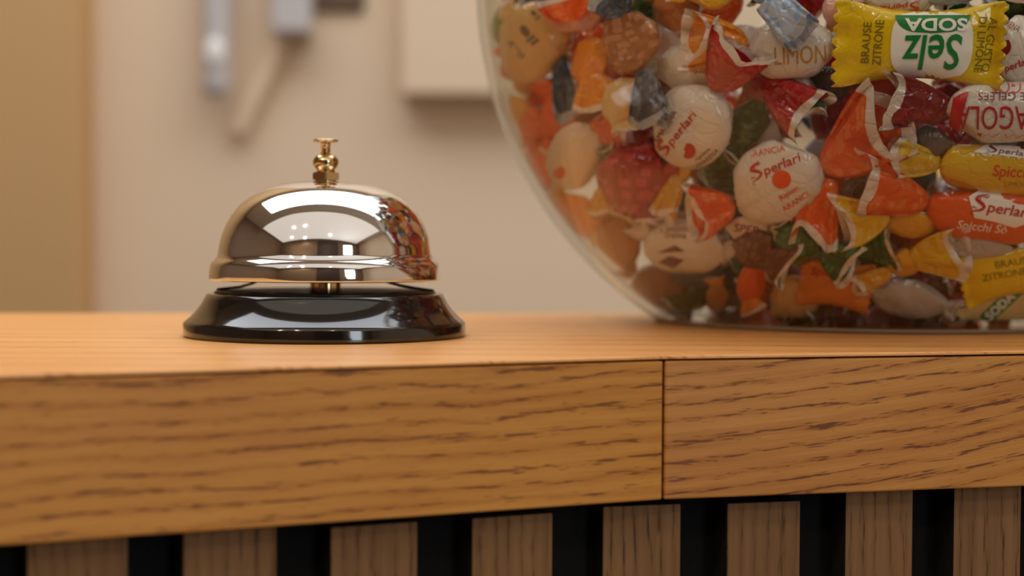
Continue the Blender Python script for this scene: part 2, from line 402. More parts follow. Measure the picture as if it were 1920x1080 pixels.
o = lathe('glass_foot', [(0.0715, 0.0011), (0.0728, 0.0003), (0.0750, 0.0001), (0.0772, 0.0003), (0.0785, 0.0010), (rb - 0.0004, 0.0016), (rb - 0.0012, 0.00125), (0.0715, 0.00125)], M['foot'], bowl, 160, close=True)

# ------------------------------------------------------------------ candies: materials
def wrapper(name, base, border=None, light=None, pat=0.0, trans=0.25, rough=0.3, bump=0.5, bw=0.83, inner=None):
    m, nt, b = new_mat('wrapper_' + name)
    out = nt.nodes['Material Output']
    uv = nt.nodes.new('ShaderNodeUVMap'); sp = nt.nodes.new('ShaderNodeSeparateXYZ'); nt.links.new(uv.outputs[0], sp.inputs[0])
    tc = nt.nodes.new('ShaderNodeTexCoord')
    n = nt.nodes.new('ShaderNodeTexNoise'); n.inputs['Scale'].default_value = 190; n.inputs['Detail'].default_value = 3; nt.links.new(tc.outputs['Object'], n.inputs['Vector'])
    col = mixc(nt, math_node(nt, 'MULTIPLY', n.outputs['Fac'], 0.35), base, tuple(c * 0.72 for c in base[:3]) + (1,))
    if pat > 0:
        mp = nt.nodes.new('ShaderNodeMapping'); mp.inputs['Scale'].default_value = (7, 6, 1) if border else (11, 7, 1); nt.links.new(uv.outputs[0], mp.inputs[0])
        v = nt.nodes.new('ShaderNodeTexVoronoi'); v.voronoi_dimensions = '2D'; v.distance = 'CHEBYCHEV'; v.inputs['Scale'].default_value = 1.0; v.inputs['Randomness'].default_value = 0.55
        nt.links.new(mp.outputs[0], v.inputs['Vector'])
        rs = nt.nodes.new('ShaderNodeSeparateColor'); nt.links.new(v.outputs['Color'], rs.inputs[0])
        msk = math_node(nt, 'MULTIPLY', math_node(nt, 'LESS_THAN', v.outputs['Distance'], math_node(nt, 'MULTIPLY_ADD', rs.outputs[1], 0.2, 0.24)), math_node(nt, 'GREATER_THAN', rs.outputs[0], 0.35))
        col = mixc(nt, math_node(nt, 'MULTIPLY', msk, pat), col, light)
    if border:
        col = mixc(nt, math_node(nt, 'GREATER_THAN', sp.outputs[1], bw), col, border)
    nt.links.new(col, b.inputs['Base Color'])
    b.inputs['Roughness'].default_value = rough; b.inputs['Coat Weight'].default_value = 0.8; b.inputs['Coat Roughness'].default_value = 0.045
    v2 = nt.nodes.new('ShaderNodeTexVoronoi'); v2.feature = 'DISTANCE_TO_EDGE'; v2.inputs['Scale'].default_value = 210
    mp2 = nt.nodes.new('ShaderNodeMapping'); nt.links.new(tc.outputs['Object'], mp2.inputs[0]); 
    mp2.inputs['Rotation'].default_value = (0.4, 0.7, 0.2)
    nw = nt.nodes.new('ShaderNodeTexNoise'); nw.inputs['Scale'].default_value = 120; nt.links.new(tc.outputs['Object'], nw.inputs['Vector'])
    vm = nt.nodes.new('ShaderNodeVectorMath'); vm.operation = 'MULTIPLY_ADD'; vm.inputs[1].default_value = (0.006,) * 3
    nt.links.new(nw.outputs['Color'], vm.inputs[0]); nt.links.new(mp2.outputs[0], vm.inputs[2]); nt.links.new(vm.outputs[0], v2.inputs['Vector'])
    h = math_node(nt, 'MULTIPLY_ADD', math_node(nt, 'MINIMUM', v2.outputs['Distance'], 0.12), 3.0, math_node(nt, 'MULTIPLY', n.outputs['Fac'], 1.2))
    bp = nt.nodes.new('ShaderNodeBump'); bp.inputs['Strength'].default_value = bump; bp.inputs['Distance'].default_value = 0.0012
    nt.links.new(h, bp.inputs['Height']); nt.links.new(bp.outputs[0], b.inputs['Normal']); nt.links.new(bp.outputs[0], b.inputs['Coat Normal'])
    if trans > 0:
        t = nt.nodes.new('ShaderNodeBsdfTranslucent'); nt.links.new(col, t.inputs[0])
        mx = nt.nodes.new('ShaderNodeMixShader'); mx.inputs[0].default_value = trans
        nt.links.new(b.outputs[0], mx.inputs[1]); nt.links.new(t.outputs[0], mx.inputs[2]); nt.links.new(mx.outputs[0], out.inputs[0])
    return m
WHITE = lin(246, 236, 226)
COLS = {  # name: base, lighter pattern colour
    'orange': (lin(250, 98, 20), lin(252, 146, 78)), 'amber': (lin(252, 152, 24), lin(253, 182, 80)), 'red': (lin(190, 10, 24), lin(214, 52, 62)),
    'redorange': (lin(232, 66, 24), lin(240, 120, 80)), 'crimson': (lin(176, 6, 32), lin(218, 78, 96)), 'darkred': (lin(146, 8, 18), lin(176, 34, 44)),
    'yellow': (lin(250, 202, 30), lin(252, 220, 100)), 'gold': (lin(240, 176, 40), lin(246, 200, 90)), 'cream': (lin(246, 210, 140), lin(250, 226, 170)),
    'tan': (lin(240, 196, 130), lin(246, 214, 160)), 'brown': (lin(172, 104, 66), lin(206, 146, 106)), 'darkbrown': (lin(104, 46, 34), lin(150, 92, 72)),
    'caramel': (lin(196, 118, 60), lin(216, 150, 96)), 'green': (lin(20, 96, 48), lin(72, 146, 92)), 'darkgreen': (lin(28, 78, 36), lin(60, 120, 70)),
    'olive': (lin(120, 150, 70), lin(96, 176, 120)), 'blue': (lin(46, 74, 100), lin(90, 120, 150)), 'grey': (lin(98, 93, 98), lin(150, 146, 152)),
    'iceblue': (lin(206, 220, 242), lin(150, 186, 230)), 'white': (WHITE, lin(236, 220, 206)), 'clear': (lin(206, 196, 188), lin(236, 236, 240)),
    'ivory': (lin(246, 222, 196), lin(250, 232, 212)), 'pink': (lin(240, 176, 150), lin(246, 200, 180)), 'greybrown': (lin(126, 104, 96), lin(150, 130, 120))}
_W = {}
def W(c, kind):
    """kind: 'body' plain, 'dots' patterned body, 'tail' patterned with a white margin at the cut edge"""
    if (c, kind) not in _W:
        a, l = COLS[c]
        if kind == 'body': _W[c, kind] = wrapper(c + '_body', a, None, l, 0.0, 0.2, 0.3, 0.35)
        elif kind == 'dots': _W[c, kind] = wrapper(c + '_dots', a, None, l, 0.85, 0.2, 0.22, 0.35)
        else: _W[c, kind] = wrapper(c + '_tail', a, (WHITE if c not in ('grey', 'blue', 'iceblue') else lin(190, 190, 196)), l, 0.7, 0.26, 0.25, 0.5)
    return _W[c, kind]
def ink(name, c):
    k = ('ink', name)
    if k not in _W: _W[k] = plain('ink_' + name, c, 0.35, bscale=500)
    return _W[k]
INK = {'red': ink('red', lin(190, 22, 30)), 'orange': ink('orange', lin(236, 90, 20)), 'green': ink('green', lin(28, 130, 60)), 'olive': ink('olive', lin(120, 112, 20)),
       'white': ink('white', lin(250, 244, 236)), 'brown': ink('brown', lin(110, 66, 46)), 'bronze': ink('bronze', lin(196, 140, 60)), 'grey': ink('grey', lin(112, 96, 84)),
       'pink': ink('pink', lin(214, 92, 98)), 'dkred': ink('dark_red', lin(140, 16, 24)), 'orangered': ink('orange_red', lin(226, 72, 24))}

# ------------------------------------------------------------------ candies: geometry
def clampP(p, gap=0.0006):
    d = p - WC; l = d.length; r = RI - gap
    if l > r: p = WC + d * (r / l)
    zmin = TOP + 0.0036 + gap
    if p.z < zmin: p = Vector((p.x, p.y, zmin))
    return p
def place(px, py, inset):
    d = ray(px, py); oc = EYE - WC; r = RI - inset * MM
    b = oc.dot(d); c = oc.dot(oc) - r * r; q = b * b - c
    if q > 0: return EYE + d * (-b - math.sqrt(q))
    p = EYE + d * (-b); return WC + (p - WC).normalized() * r
class Frame:
    """an upright candy frame: origin at the body centre, right / up / towards the viewer's side of the bowl"""
    def __init__(s, px, py, inset):
        s.O = place(px, py, inset); s.px, s.py = px, py
        d = (s.O - EYE).normalized(); s.ez = -d
        s.ex = (CR - d * CR.dot(d)).normalized(); s.ey = s.ez.cross(s.ex)
        s.k = (s.O - EYE).dot(CF) / F                     # metres per pixel at this depth
        n = (s.O - WC).normalized(); nz = max(n.dot(s.ez), 0.05); cl = lambda v: max(-0.95, min(0.95, v))
        s.tx, s.ty = 0.85 * cl(-n.dot(s.ex) / nz), 0.85 * cl(-n.dot(s.ey) / nz)   # sweets lean against the curved glass
    def xy(s, px, py): return ((px - s.px) * s.k, -(py - s.py) * s.k)
    def W(s, x, y, z): return s.O + s.ex * x + s.ey * y + s.ez * (z + s.tx * x + s.ty * y)
def rprof(t, p, q): return max(0.0, 1 - abs(t) ** p) ** (1.0 / q)

def body_mesh(fr, a, b, c, ang, p=2.2, q=2.0, seed=0, clamp=True, n=40, m=24, pleat=0.10, crum=1.0):
    A = (math.cos(ang), math.sin(ang)); verts = []; faces = []; uvs = []
    rk = random.Random(seed * 7 + 3); planes = []          # flats pressed into the foil
    while len(planes) < (15 if crum > 2 else 9):
        pn = Vector((rk.gauss(0, 1), rk.gauss(0, 1), rk.gauss(0, 1))).normalized()
        if crum <= 2 and pn.z > 0.35: continue
        planes.append((pn, rk.uniform(0.74, 0.92) if crum > 2 else rk.uniform(0.86, 0.97)))
    for i in range(m + 1):
        t = -math.cos(math.pi * i / m); r = max(rprof(t, p, q), 0.10)
        for j in range(n):
            th = 2 * math.pi * j / n
            rr = r * (1 + pleat * crum ** 0.5 * abs(t) ** 3.5 * (1 - 2 * abs(math.sin(4.5 * th + seed + 1.5 * t)))) * (1 + 0.035 * math.sin(3 * th + 2.1 * seed) * abs(t))
            s_ = a * t; u_ = b * rr * math.cos(th); z_ = c * rr * math.sin(th)
            q3 = Vector((s_ * 150 + seed * 3.7, u_ * 150, z_ * 150 + seed))
            nn = (noise.noise(q3) * 0.05 + crum * 0.15 * (0.3 - abs(noise.noise(q3 * 1.1 + Vector((9, 4, 2)))))) * b * min(1, abs(t) + 0.2)
            u_ += nn * math.cos(th); z_ += nn * math.sin(th)
            nd = Vector((s_ / a, u_ / b, z_ / c)); fac = 1.0
            for pn, pd in planes:
                dp = nd.dot(pn)
                if dp > pd: fac = min(fac, pd / dp)
            s_ *= fac; u_ *= fac; z_ *= fac
            P = fr.W(A[0] * s_ - A[1] * u_, A[1] * s_ + A[0] * u_, z_)
            if clamp: P = clampP(P)
            verts.append(P - fr.O); uvs.append((j / n if j <= n / 2 else 1 - j / n, (t + 1) / 2))
    for i in range(m):
        for j in range(n):
            j2 = (j + 1) % n; faces.append((i * n + j, i * n + j2, (i + 1) * n + j2, (i + 1) * n + j))
    faces.append(tuple(reversed(range(n)))); faces.append(tuple(m * n + j for j in range(n)))
    return verts, faces, uvs
def tail_mesh(fr, neck, tip, wdt, z0=0.0, z1=0.002, seed=0, open_=0.5, thick=0.22, clamp=True, n=48, m=12, notch=0.12, wn=0.0016):
    """open pleated funnel of wrapper from the twist (neck) to its cut edge (tip); neck/tip are local (x, y) metres"""
    dx, dy = tip[0] - neck[0], tip[1] - neck[1]; L = max(math.hypot(dx, dy), 1e-4); dx, dy = dx / L, dy / L; L *= 1.1; wdt *= 1.08; ux, uy = dx, dy; lx, ly = -uy, ux
    verts = []; faces = []; uvs = []
    rnd = random.Random(seed * 13 + 5); ph = rnd.random() * 6.28; k1 = rnd.choice((4, 5, 6)); ph2 = rnd.random() * 6.28
    for i in range(m + 1):
        v = i / m; e = v ** 0.62
        for j in range(n):
            f = 2 * math.pi * j / n; cs, sn = math.cos(f), math.sin(f)
            # the cut edge of a square wrapper: pointed corners
            ext = 1 + notch * (math.cos(2 * f + ph2) * 0.8 + math.cos(3 * f + ph) * 0.5) - open_ * 0.30 * max(0, sn)
            hw = wn + (wdt / 2 - wn) * (e * (1.12 - 0.12 * v)); th = wn * 0.8 + (thick * wdt - wn * 0.8) * e
            pl = 0.085 * wdt * e * (1.6 * abs(math.sin(k1 * f / 2 * 2 / 2 + ph)) - 0.8) + 0.05 * wdt * v * math.sin(2 * k1 * f + ph2)
            sq = abs(cs) ** 0.75 * (1 if cs > 0 else -1)
            s_ = L * v * ext
            l_ = sq * hw + 0.04 * wdt * e * math.sin(4 * v + ph)
            z_ = z0 + (z1 - z0) * v + sn * th + pl
            z_ += noise.noise(Vector((s_ * 260 + seed, l_ * 260, 3.1 * seed))) * 0.0016 * e
            z_ += (0.3 - abs(noise.noise(Vector((s_ * 170 - seed, l_ * 170, 1.7 * seed))))) * 0.0022 * e
            P = fr.W(neck[0] + ux * s_ + lx * l_, neck[1] + uy * s_ + ly * l_, z_)
            if clamp: P = clampP(P, 0.0004 + 0.0003 * (j % 2))
            verts.append(P - fr.O); uvs.append((j / n, v * (0.97 + 0.03 * math.sin(5 * f))))
    for i in range(m):
        for j in range(n):
            j2 = (j + 1) % n; faces.append((i * n + j, i * n + j2, (i + 1) * n + j2, (i + 1) * n + j))
    return verts, faces, uvs

# ---- flat print: text and marks laid on the wrapper surface
def text_bm(s, shear=0.0, bold=0.0):
    cu = bpy.data.curves.new('t', 'FONT'); cu.body = s; cu.size = 1.0; cu.shear = shear; cu.offset = bold; cu.align_x = 'CENTER'; cu.resolution_u = 3
    o = bpy.data.objects.new('t', cu); COL.objects.link(o)
    dg = bpy.context.evaluated_depsgraph_get(); me = bpy.data.meshes.new_from_object(o.evaluated_get(dg))
    bpy.data.objects.remove(o); bpy.data.curves.remove(cu)
    bm = bmesh.new(); bm.from_mesh(me); bpy.data.meshes.remove(me)
    return bm
BLACK_S = [  # broken-letter capital S: strokes of (x, y, width)
    [(0.86, 1.06, .02), (0.74, 0.98, .10), (0.52, 0.92, .15), (0.30, 0.84, .17), (0.20, 0.70, .17), (0.28, 0.58, .19)],
    [(0.20, 0.66, .16), (0.40, 0.54, .20), (0.62, 0.42, .20), (0.72, 0.28, .18), (0.62, 0.12, .16), (0.42, 0.02, .12), (0.18, -0.02, .08), (0.02, -0.12, .05), (0.0, -0.26, .035), (0.14, -0.30, .02)],
    [(0.46, 0.88, .05), (0.42, 0.70, .05), (0.46, 0.50, .05)], [(0.60, 0.86, .03), (0.80, 0.84, .09), (0.92, 0.98, .03)], [(0.30, 0.12, .03), (0.10, 0.22, .08), (0.02, 0.12, .03)]]
def strokes_bm(st):
    bm = bmesh.new()
    for s in st:
        pts = [Vector((x, y)) for x, y, w_ in s]; prev = None
        for i, (x, y, w_) in enumerate(s):
            d = (pts[min(i + 1, len(s) - 1)] - pts[max(i - 1, 0)]).normalized(); nrm = Vector((-d.y, d.x))
            a = bm.verts.new((x + nrm.x * w_ / 2, y + nrm.y * w_ / 2, 0)); b = bm.verts.new((x - nrm.x * w_ / 2, y - nrm.y * w_ / 2, 0))
            if prev: bm.faces.new((prev[0], prev[1], b, a))
            prev = (a, b)
    return bm
def logo_bm():
    """the wrapper's word mark: a broken-letter S and the rest of the word"""
    bm = text_bm('perlari', 0.12, 0.012)
    x0 = min(v.co.x for v in bm.verts)
    for v in bm.verts: v.co.x = (v.co.x - x0) * 0.86 + 0.60
    me = bpy.data.meshes.new('t'); sb = strokes_bm(BLACK_S)
    for v in sb.verts: v.co = Vector((v.co.x * 0.92 - 0.22, v.co.y * 1.16 - 0.04, 0))
    sb.to_mesh(me); sb.free(); bm.from_mesh(me); bpy.data.meshes.remove(me)
    xs = [v.co.x for v in bm.verts]; c = (min(xs) + max(xs)) / 2
    for v in bm.verts: v.co.x -= c
    return bm
def circle_bm(n=28, sx=1, sy=1):
    bm = bmesh.new(); vs = [bm.verts.new((sx * 0.5 * math.cos(2 * math.pi * k / n), sy * 0.5 * math.sin(2 * math.pi * k / n), 0)) for k in range(n)]
    bm.faces.new(vs); return bm
def poly_bm(pts):
    bm = bmesh.new(); bm.faces.new([bm.verts.new((x, y, 0)) for x, y in pts]); return bm
def lay(fr, bm, surf, mat, parent, cx, cy, hpx, rot=0.0, wpx=None, lift=0.00022, arc=0.0, name='print', centre=True, maxe=0.0012):
    """scale a flat mesh (unit text) so its height is hpx and lay it on surf(x, y) -> z around photo point (cx, cy)"""
    ys = [v.co.y for v in bm.verts]; xs = [v.co.x for v in bm.verts]
    h = max(ys) - min(ys); wd = max(xs) - min(xs); my = (max(ys) + min(ys)) / 2; mx = (max(xs) + min(xs)) / 2
    sy = hpx * fr.k / h; sx = (wpx * fr.k / wd) if wpx else sy
    c, s = math.cos(math.radians(rot)), math.sin(math.radians(rot)); ox, oy = fr.xy(cx, cy)
    for v in bm.verts: v.co = Vector(((v.co.x - mx) * sx, (v.co.y - my) * sy, 0))
    bmesh.ops.triangulate(bm, faces=bm.faces)
    for _ in range(4):
        le = [e for e in bm.edges if e.calc_length() > maxe]
        if not le: break
        bmesh.ops.subdivide_edges(bm, edges=le, cuts=1); bmesh.ops.triangulate(bm, faces=bm.faces)
    kill = []
    for v in bm.verts:
        x, y = v.co.x, v.co.y
        if arc:
            R_ = arc * fr.k; a = x / R_; r_ = R_ + y; x, y = r_ * math.sin(a), r_ * math.cos(a) - R_
        X, Y = ox + c * x - s * y, oy + s * x + c * y
        z = surf(X, Y)
        if z is None: kill.append(v); z = 0
        v.co = clampP(fr.W(X, Y, z + lift), 0.0006 - lift * 0.9) - fr.O
    bmesh.ops.delete(bm, geom=kill, context='VERTS')
    return from_bm(name, bm, mat, parent)

def candy(label, px, py, wpx, hpx, ang=0.0, body='white', bkind='body', tails=(), prints=(), inset=None, thick=0.42, p=2.2, q=2.0, group=None, seed=None, long=False, crum=None):
    """a twist-wrapped sweet. ang in degrees; tails: (neck_px, neck_py, tip_px, tip_py, width_px, colour, options)"""
    seed = seed if seed is not None else int(px * 3 + py * 7) % 97
    k0 = 0.45 / F; c = thick * min(wpx, hpx) * k0
    if long: p, q = 4.0, 2.0
    if crum is None: crum = 0.8 if (body == 'white' or long) else 2.6
    if crum > 2 and p == 2.2: p, q = 1.75, 1.7
    ins = inset if inset is not None else c / MM + 0.8
    fr = Frame(px, py, ins); a, b = wpx / 2 * fr.k, hpx / 2 * fr.k
    root = empty('wrapped_candy', fr.O); tag(root, label, 'candy', group or 'candies in the glass bowl')
    an = math.radians(ang)
    v, f, u = body_mesh(fr, a, b, c, an, p, q, seed, crum=crum)
    obj('wrapper_body', v, f, W(body, bkind), root, True, u)
    for i, t in enumerate(tails):
        o = dict(z0=0.0, z1=0.002, open_=0.5, thick=0.2); o.update(t[6] if len(t) > 6 else {})
        v, f, u = tail_mesh(fr, fr.xy(t[0], t[1]), fr.xy(t[2], t[3]), t[4] * fr.k, seed=seed + 11 * i, **o)
        tl = obj('twist_end', v, f, W(t[5], 'tail'), root, True, u)
        if t[5] != body: tl['label'] = {'iceblue': 'pale blue'}.get(t[5], t[5]) + ' twisted wrapper end'
    ca, sa = math.cos(an), math.sin(an)
    def surf(x, y):
        s_, t_ = ca * x + sa * y, -sa * x + ca * y
        r = rprof(min(1, abs(s_ / a)), p, q)
        if r < 0.05 or abs(t_) > b * r * 0.985: return None
        return c * r * math.sqrt(1 - (t_ / (b * r)) ** 2)
    for pt in prints:
        bm, mat, cx, cy, h = pt[:5]; o = pt[5] if len(pt) > 5 else {}
        lay(fr, bm, surf, INK[mat], root, cx, cy, h, **o)
    return root

def packet(label, px, py, lpx, hpx, ang, mat, seal=0.11, thick=0.2, inset=None, prints=(), seed=3, pinch=0.2, tooth=7, group=None, fold_right=False):
    """flat pillow packet with crimped saw-tooth ends"""
    k0 = 0.45 / F; c = thick * hpx * k0; ins = inset if inset is not None else c / MM + 1.0
    fr = Frame(px, py, ins); a = lpx / 2 * fr.k; b = hpx / 2 * fr.k; an = math.radians(ang); ca, sa = math.cos(an), math.sin(an)
    root = empty('wrapped_candy', fr.O); tag(root, label, 'candy', group or 'candies in the glass bowl')
    N, Mv = 44, 22; verts = []; faces = []; uvs = []
    def hw(u): return b * (1 - pinch * max(0.0, 1 - (u / (1 - seal)) ** 2) ** 1.0)
    def hz(u, v):
        uu = min(1, abs(u) / (1 - seal * 1.1)); return c * (1 - uu ** 2.6) * math.sqrt(max(0, 1 - abs(v) ** 2.6)) + 0.00025
    for side in (1, -1):
        for i in range(N + 1):
            u = -1 + 2 * i / N
            for j in range(Mv + 1):
                v = -1 + 2 * j / Mv
                x = a * u
                if i in (0, N): x += (0.03 * a if (j % 3 != 1) else -0.03 * a) * (-1 if i == 0 else 1) * (1 if tooth else 0)
                y = hw(u) * v; z = side * hz(u, v)
                e = max(0, (abs(u) - 0.5) / 0.5)
                z += 0.0006 * e * math.sin(9 * v + seed) + (0.00025 * math.sin(u * 150) if abs(u) > 1 - seal else 0)
                if fold_right and u > 1 - seal * 1.2: z += 0.004 * (u - (1 - seal * 1.2)) / (seal * 1.2)
                z += noise.noise(Vector((x * 130, y * 130, seed + side))) * 0.0007 * (0.3 + e)
                P = clampP(fr.W(ca * x - sa * y, sa * x + ca * y, z), 0.0006)
                verts.append(P - fr.O); uvs.append(((u + 1) / 2, (v + 1) / 2))
    n1_ = (N + 1) * (Mv + 1)
    for s_ in (0, 1):
        for i in range(N):
            for j in range(Mv):
                q_ = [s_ * n1_ + i * (Mv + 1) + j, s_ * n1_ + (i + 1) * (Mv + 1) + j, s_ * n1_ + (i + 1) * (Mv + 1) + j + 1, s_ * n1_ + i * (Mv + 1) + j + 1]
                faces.append(tuple(q_ if s_ == 0 else reversed(q_)))
    ring = [i * (Mv + 1) for i in range(N + 1)] + [N * (Mv + 1) + j for j in range(1, Mv + 1)] + [i * (Mv + 1) + Mv for i in range(N - 1, -1, -1)] + [j for j in range(Mv - 1, 0, -1)]
    for i in range(len(ring)):
        p0, p1 = ring[i], ring[(i + 1) % len(ring)]; faces.append((p1, p0, p0 + n1_, p1 + n1_))
    obj('packet_film', verts, faces, mat, root, True, uvs)
    def surf(x, y):
        s_, t_ = ca * x + sa * y, -sa * x + ca * y; u = s_ / a
        if abs(u) > 0.99: return None
        v = t_ / hw(u)
        if abs(v) > 0.98: return None
        e = max(0, (abs(u) - 0.5) / 0.5)
        return hz(u, v) + noise.noise(Vector((s_ * 130, t_ * 130, seed + 1))) * 0.0007 * (0.3 + e) + 0.0006 * e * math.sin(9 * v + seed) + (0.004 * max(0, u - (1 - seal * 1.2)) / (seal * 1.2) if fold_right else 0)
    for pt in prints:
        bm, m_, cx, cy, h = pt[:5]; o = pt[5] if len(pt) > 5 else {}
        lay(fr, bm, surf, INK[m_], root, cx, cy, h, **o)
    return root

def T_(s, shear=0.0, bold=0.0): return text_bm(s, shear, bold)

# ------------------------------------------------------------------ the candies one can see, front to back
def oct_band(y0, y1, n=12):
    """slice of a unit rounded octagon between heights y0, y1"""
    def half(y): return 0.5 * (1 - (abs(y) / 0.5) ** 3.0) ** (1 / 3.0) if abs(y) < 0.5 else 0.0
    ys = [y0 + (y1 - y0) * k / n for k in range(n + 1)]
    return [(half(y), y) for y in ys] + [(-half(y), y) for y in reversed(ys)]
yl = wrapper('lemon_film', lin(252, 212, 12), None, None, 0, 0.12, 0.22, 0.25)
packet('bright yellow lemon fizz packet with white and green print, top right of bowl', 1722, 84, 306, 164, -1.0, yl, seal=0.12, thick=0.19, pinch=0.24, fold_right=True, inset=8, prints=[
    (poly_bm(oct_band(-0.5, 0.5)), 'white', 1746, 84, 134, dict(wpx=148, lift=0.00025, rot=-1)),
    (poly_bm(oct_band(-0.5, -0.2)), 'green', 1746, 46, 33, dict(wpx=136, lift=0.00045, rot=0)),
    (T_('SODA', 0, 0.03), 'white', 1752, 47, 24, dict(rot=180, wpx=112, lift=0.00065)),
    (T_('Selz', 0.18, 0.012), 'green', 1747, 98, 66, dict(rot=181, wpx=108, lift=0.00055)),
    (T_('BRAUSE'), 'olive', 1627, 80, 15, dict(rot=87, wpx=76)), (T_('ZITRONE'), 'olive', 1649, 80, 16, dict(rot=87, wpx=84)),
    (T_('DI LIMONE'), 'olive', 1834, 84, 14, dict(rot=-93, wpx=102)), (T_('AL GUSTO'), 'olive', 1850, 84, 14, dict(rot=-96, wpx=100))])
candy('white fruit jelly sweet with red upside-down lettering at right edge', 1908, 212, 256, 116, 0, 'white', prints=[
    (T_('FRAGOLA'), 'red', 1883, 221, 44, dict(rot=180, wpx=168)), (T_('LE GELÉES'), 'dkred', 1884, 183, 19, dict(rot=180, wpx=92)),
    (T_('FRAGOLA'), 'pink', 1900, 163, 26, dict(rot=182, wpx=120)), (strokes_bm([[(0, 0, .05), (.3, 1, .12), (.5, .1, .1), (.9, 1, .12), (1.1, .1, .1), (1.5, 1, .1), (1.6, 0, .05)], [(2.0, 0, .05), (2.4, 1, .12), (2.6, .1, .1), (3.0, .9, .1), (3.3, 0, .05)]]), 'pink', 1886, 255, 9, dict(rot=178, wpx=96)), (poly_bm([(0, 1), (.5, 0), (1, 1), (.5, .8)]), 'red', 1842, 253, 8, dict(rot=0, wpx=10)),
    (poly_bm([(0, 0), (22, 4), (40, 86), (14, 90)]), 'red', 1803, 205, 88, dict(rot=0, lift=0.0004))],
    tails=[(1796, 205, 1688, 192, 104, 'darkred', dict(z0=-0.001, z1=0.003, open_=0.1, thick=0.16))], long=True, inset=8)
candy('white cherry bonbon with red berry print and red twisted top', 1297, 238, 160, 148, 62, 'white', prints=[
    (logo_bm(), 'red', 1268, 251, 36, dict(rot=52, wpx=104)), (T_('AMARENA'), 'dkred', 1247, 238, 11, dict(rot=58, wpx=70)), (circle_bm(), 'red', 1291, 283, 29, dict(wpx=27)),
    (T_('ripiena'), 'brown', 1318, 290, 9, dict(rot=42, wpx=34)), (T_('AMARENA'), 'brown', 1326, 298, 9, dict(rot=42, wpx=52))],
    tails=[(1334, 170, 1384, 98, 124, 'red', dict(z0=0.004, z1=0.006, open_=0.5)), (1262, 310, 1250, 345, 40, 'red', dict(z0=-0.004, z1=-0.008))], thick=0.36)
candy('white orange bonbon with orange dot print, low centre of bowl', 1457, 347, 176, 164, 28, 'white', prints=[
    (logo_bm(), 'red', 1452, 312, 40, dict(rot=22, wpx=98)), (T_('ARANCIA'), 'orangered', 1436, 285, 12, dict(rot=10, wpx=70)), (circle_bm(), 'orangered', 1465, 337, 34, dict(wpx=35)),
    (T_('Ripiena', 0, 0.01), 'orangered', 1482, 361, 13, dict(rot=34, wpx=46)), (T_('ARANCIA', 0, 0.01), 'orangered', 1495, 375, 11, dict(rot=34, wpx=66)), (logo_bm(), 'red', 1510, 402, 26, dict(rot=48, wpx=70))],
    tails=[(1538, 318, 1655, 236, 150, 'orange', dict(z0=0.0, z1=0.003, open_=0.9, thick=0.16)), (1378, 388, 1296, 402, 112, 'orange', dict(z0=0.0, z1=0.004, open_=0.5))], thick=0.36)
candy('crimson bubble-patterned candy left of the white orange bonbon', 1186, 336, 168, 142, 82, 'crimson', 'dots', thick=0.3, inset=9, p=1.3, q=1.3, crum=2.2,
      tails=[(1212, 372, 1216, 416, 66, 'crimson', dict(z1=0.001)), (1150, 300, 1135, 272, 50, 'green', dict(z0=-0.005, z1=-0.006))])
candy('dark red candy end with white edge below the white lemon wrapper', 1436, 168, 70, 66, -40, 'crimson', inset=18, tails=[(1432, 152, 1512, 214, 104, 'red', dict(z0=0.006, z1=0.012, open_=0.3))])
candy('white lemon candy with bronze lettering and pale amber left end', 1482, 93, 172, 116, 2, 'white', prints=[
    (T_('LIMON'), 'bronze', 1500, 103, 33, dict(rot=3, wpx=94))],
    tails=[(1402, 84, 1290, 72, 112, 'amber', dict(z0=-0.001, z1=0.000, open_=0.8, thick=0.2))], inset=12)
candy('yellow candy cut by the top edge, above the amber twist', 1336, -14, 112, 62, 0, 'yellow', 'dots', tails=[(1290, -8, 1262, -20, 50, 'yellow')], inset=8)
candy('pale blue candy with cup-like twist near the top', 1428, -20, 70, 60, -35, 'iceblue', tails=[(1436, -2, 1506, 58, 70, 'iceblue', dict(z0=0.002, z1=0.006, open_=0.9, wn=0.004))], inset=8)
candy('white candy with upside-down red lettering behind the amber twist', 1290, 130, 124, 92, -12, 'white', prints=[(logo_bm(), 'dkred', 1318, 136, 24, dict(rot=172, wpx=70))], inset=15,
      tails=[(1236, 128, 1210, 135, 50, 'white', {})])
candy('clear brown checked candy with slate blue ends, upper left', 1182, 82, 124, 122, -70, 'brown', 'dots', thick=0.38,
      tails=[(1208, 126, 1220, 222, 70, 'grey', dict(z0=0.002, z1=0.006, open_=0.2, thick=0.14)), (1170, 36, 1140, -8, 84, 'blue', dict(z0=0.001, z1=0.004, open_=0.3))])
candy('pale tan round candy with faint grey lettering at upper left', 998, 80, 158, 134, 48, 'tan', prints=[
    (circle_bm(), 'grey', 984, 59, 14, dict(rot=-55, wpx=24)), (poly_bm([(0, 0), (1, 0), (1, 5), (0, 5)]), 'grey', 995, 73, 18, dict(rot=-55, wpx=6)), (poly_bm([(0, 0), (1, 0), (1, 5), (0, 5)]), 'grey', 1003, 79, 16, dict(rot=-55, wpx=6)),
    (T_('AVAE', 0, 0.03), 'grey', 968, 93, 13, dict(rot=-52, wpx=42)),
    (circle_bm(), 'grey', 1000, 26, 8, dict(rot=-45, wpx=12)), (poly_bm([(0, 0), (1, 0), (1, 5), (0, 5)]), 'grey', 1008, 35, 10, dict(rot=-45, wpx=3))],
    tails=[(1046, 106, 1064, 210, 46, 'blue', dict(z0=0.001, z1=0.004, open_=0.2, thick=0.14)), (960, 34, 940, 12, 50, 'cream', dict(z1=0.0))], thick=0.36, crum=0.9)
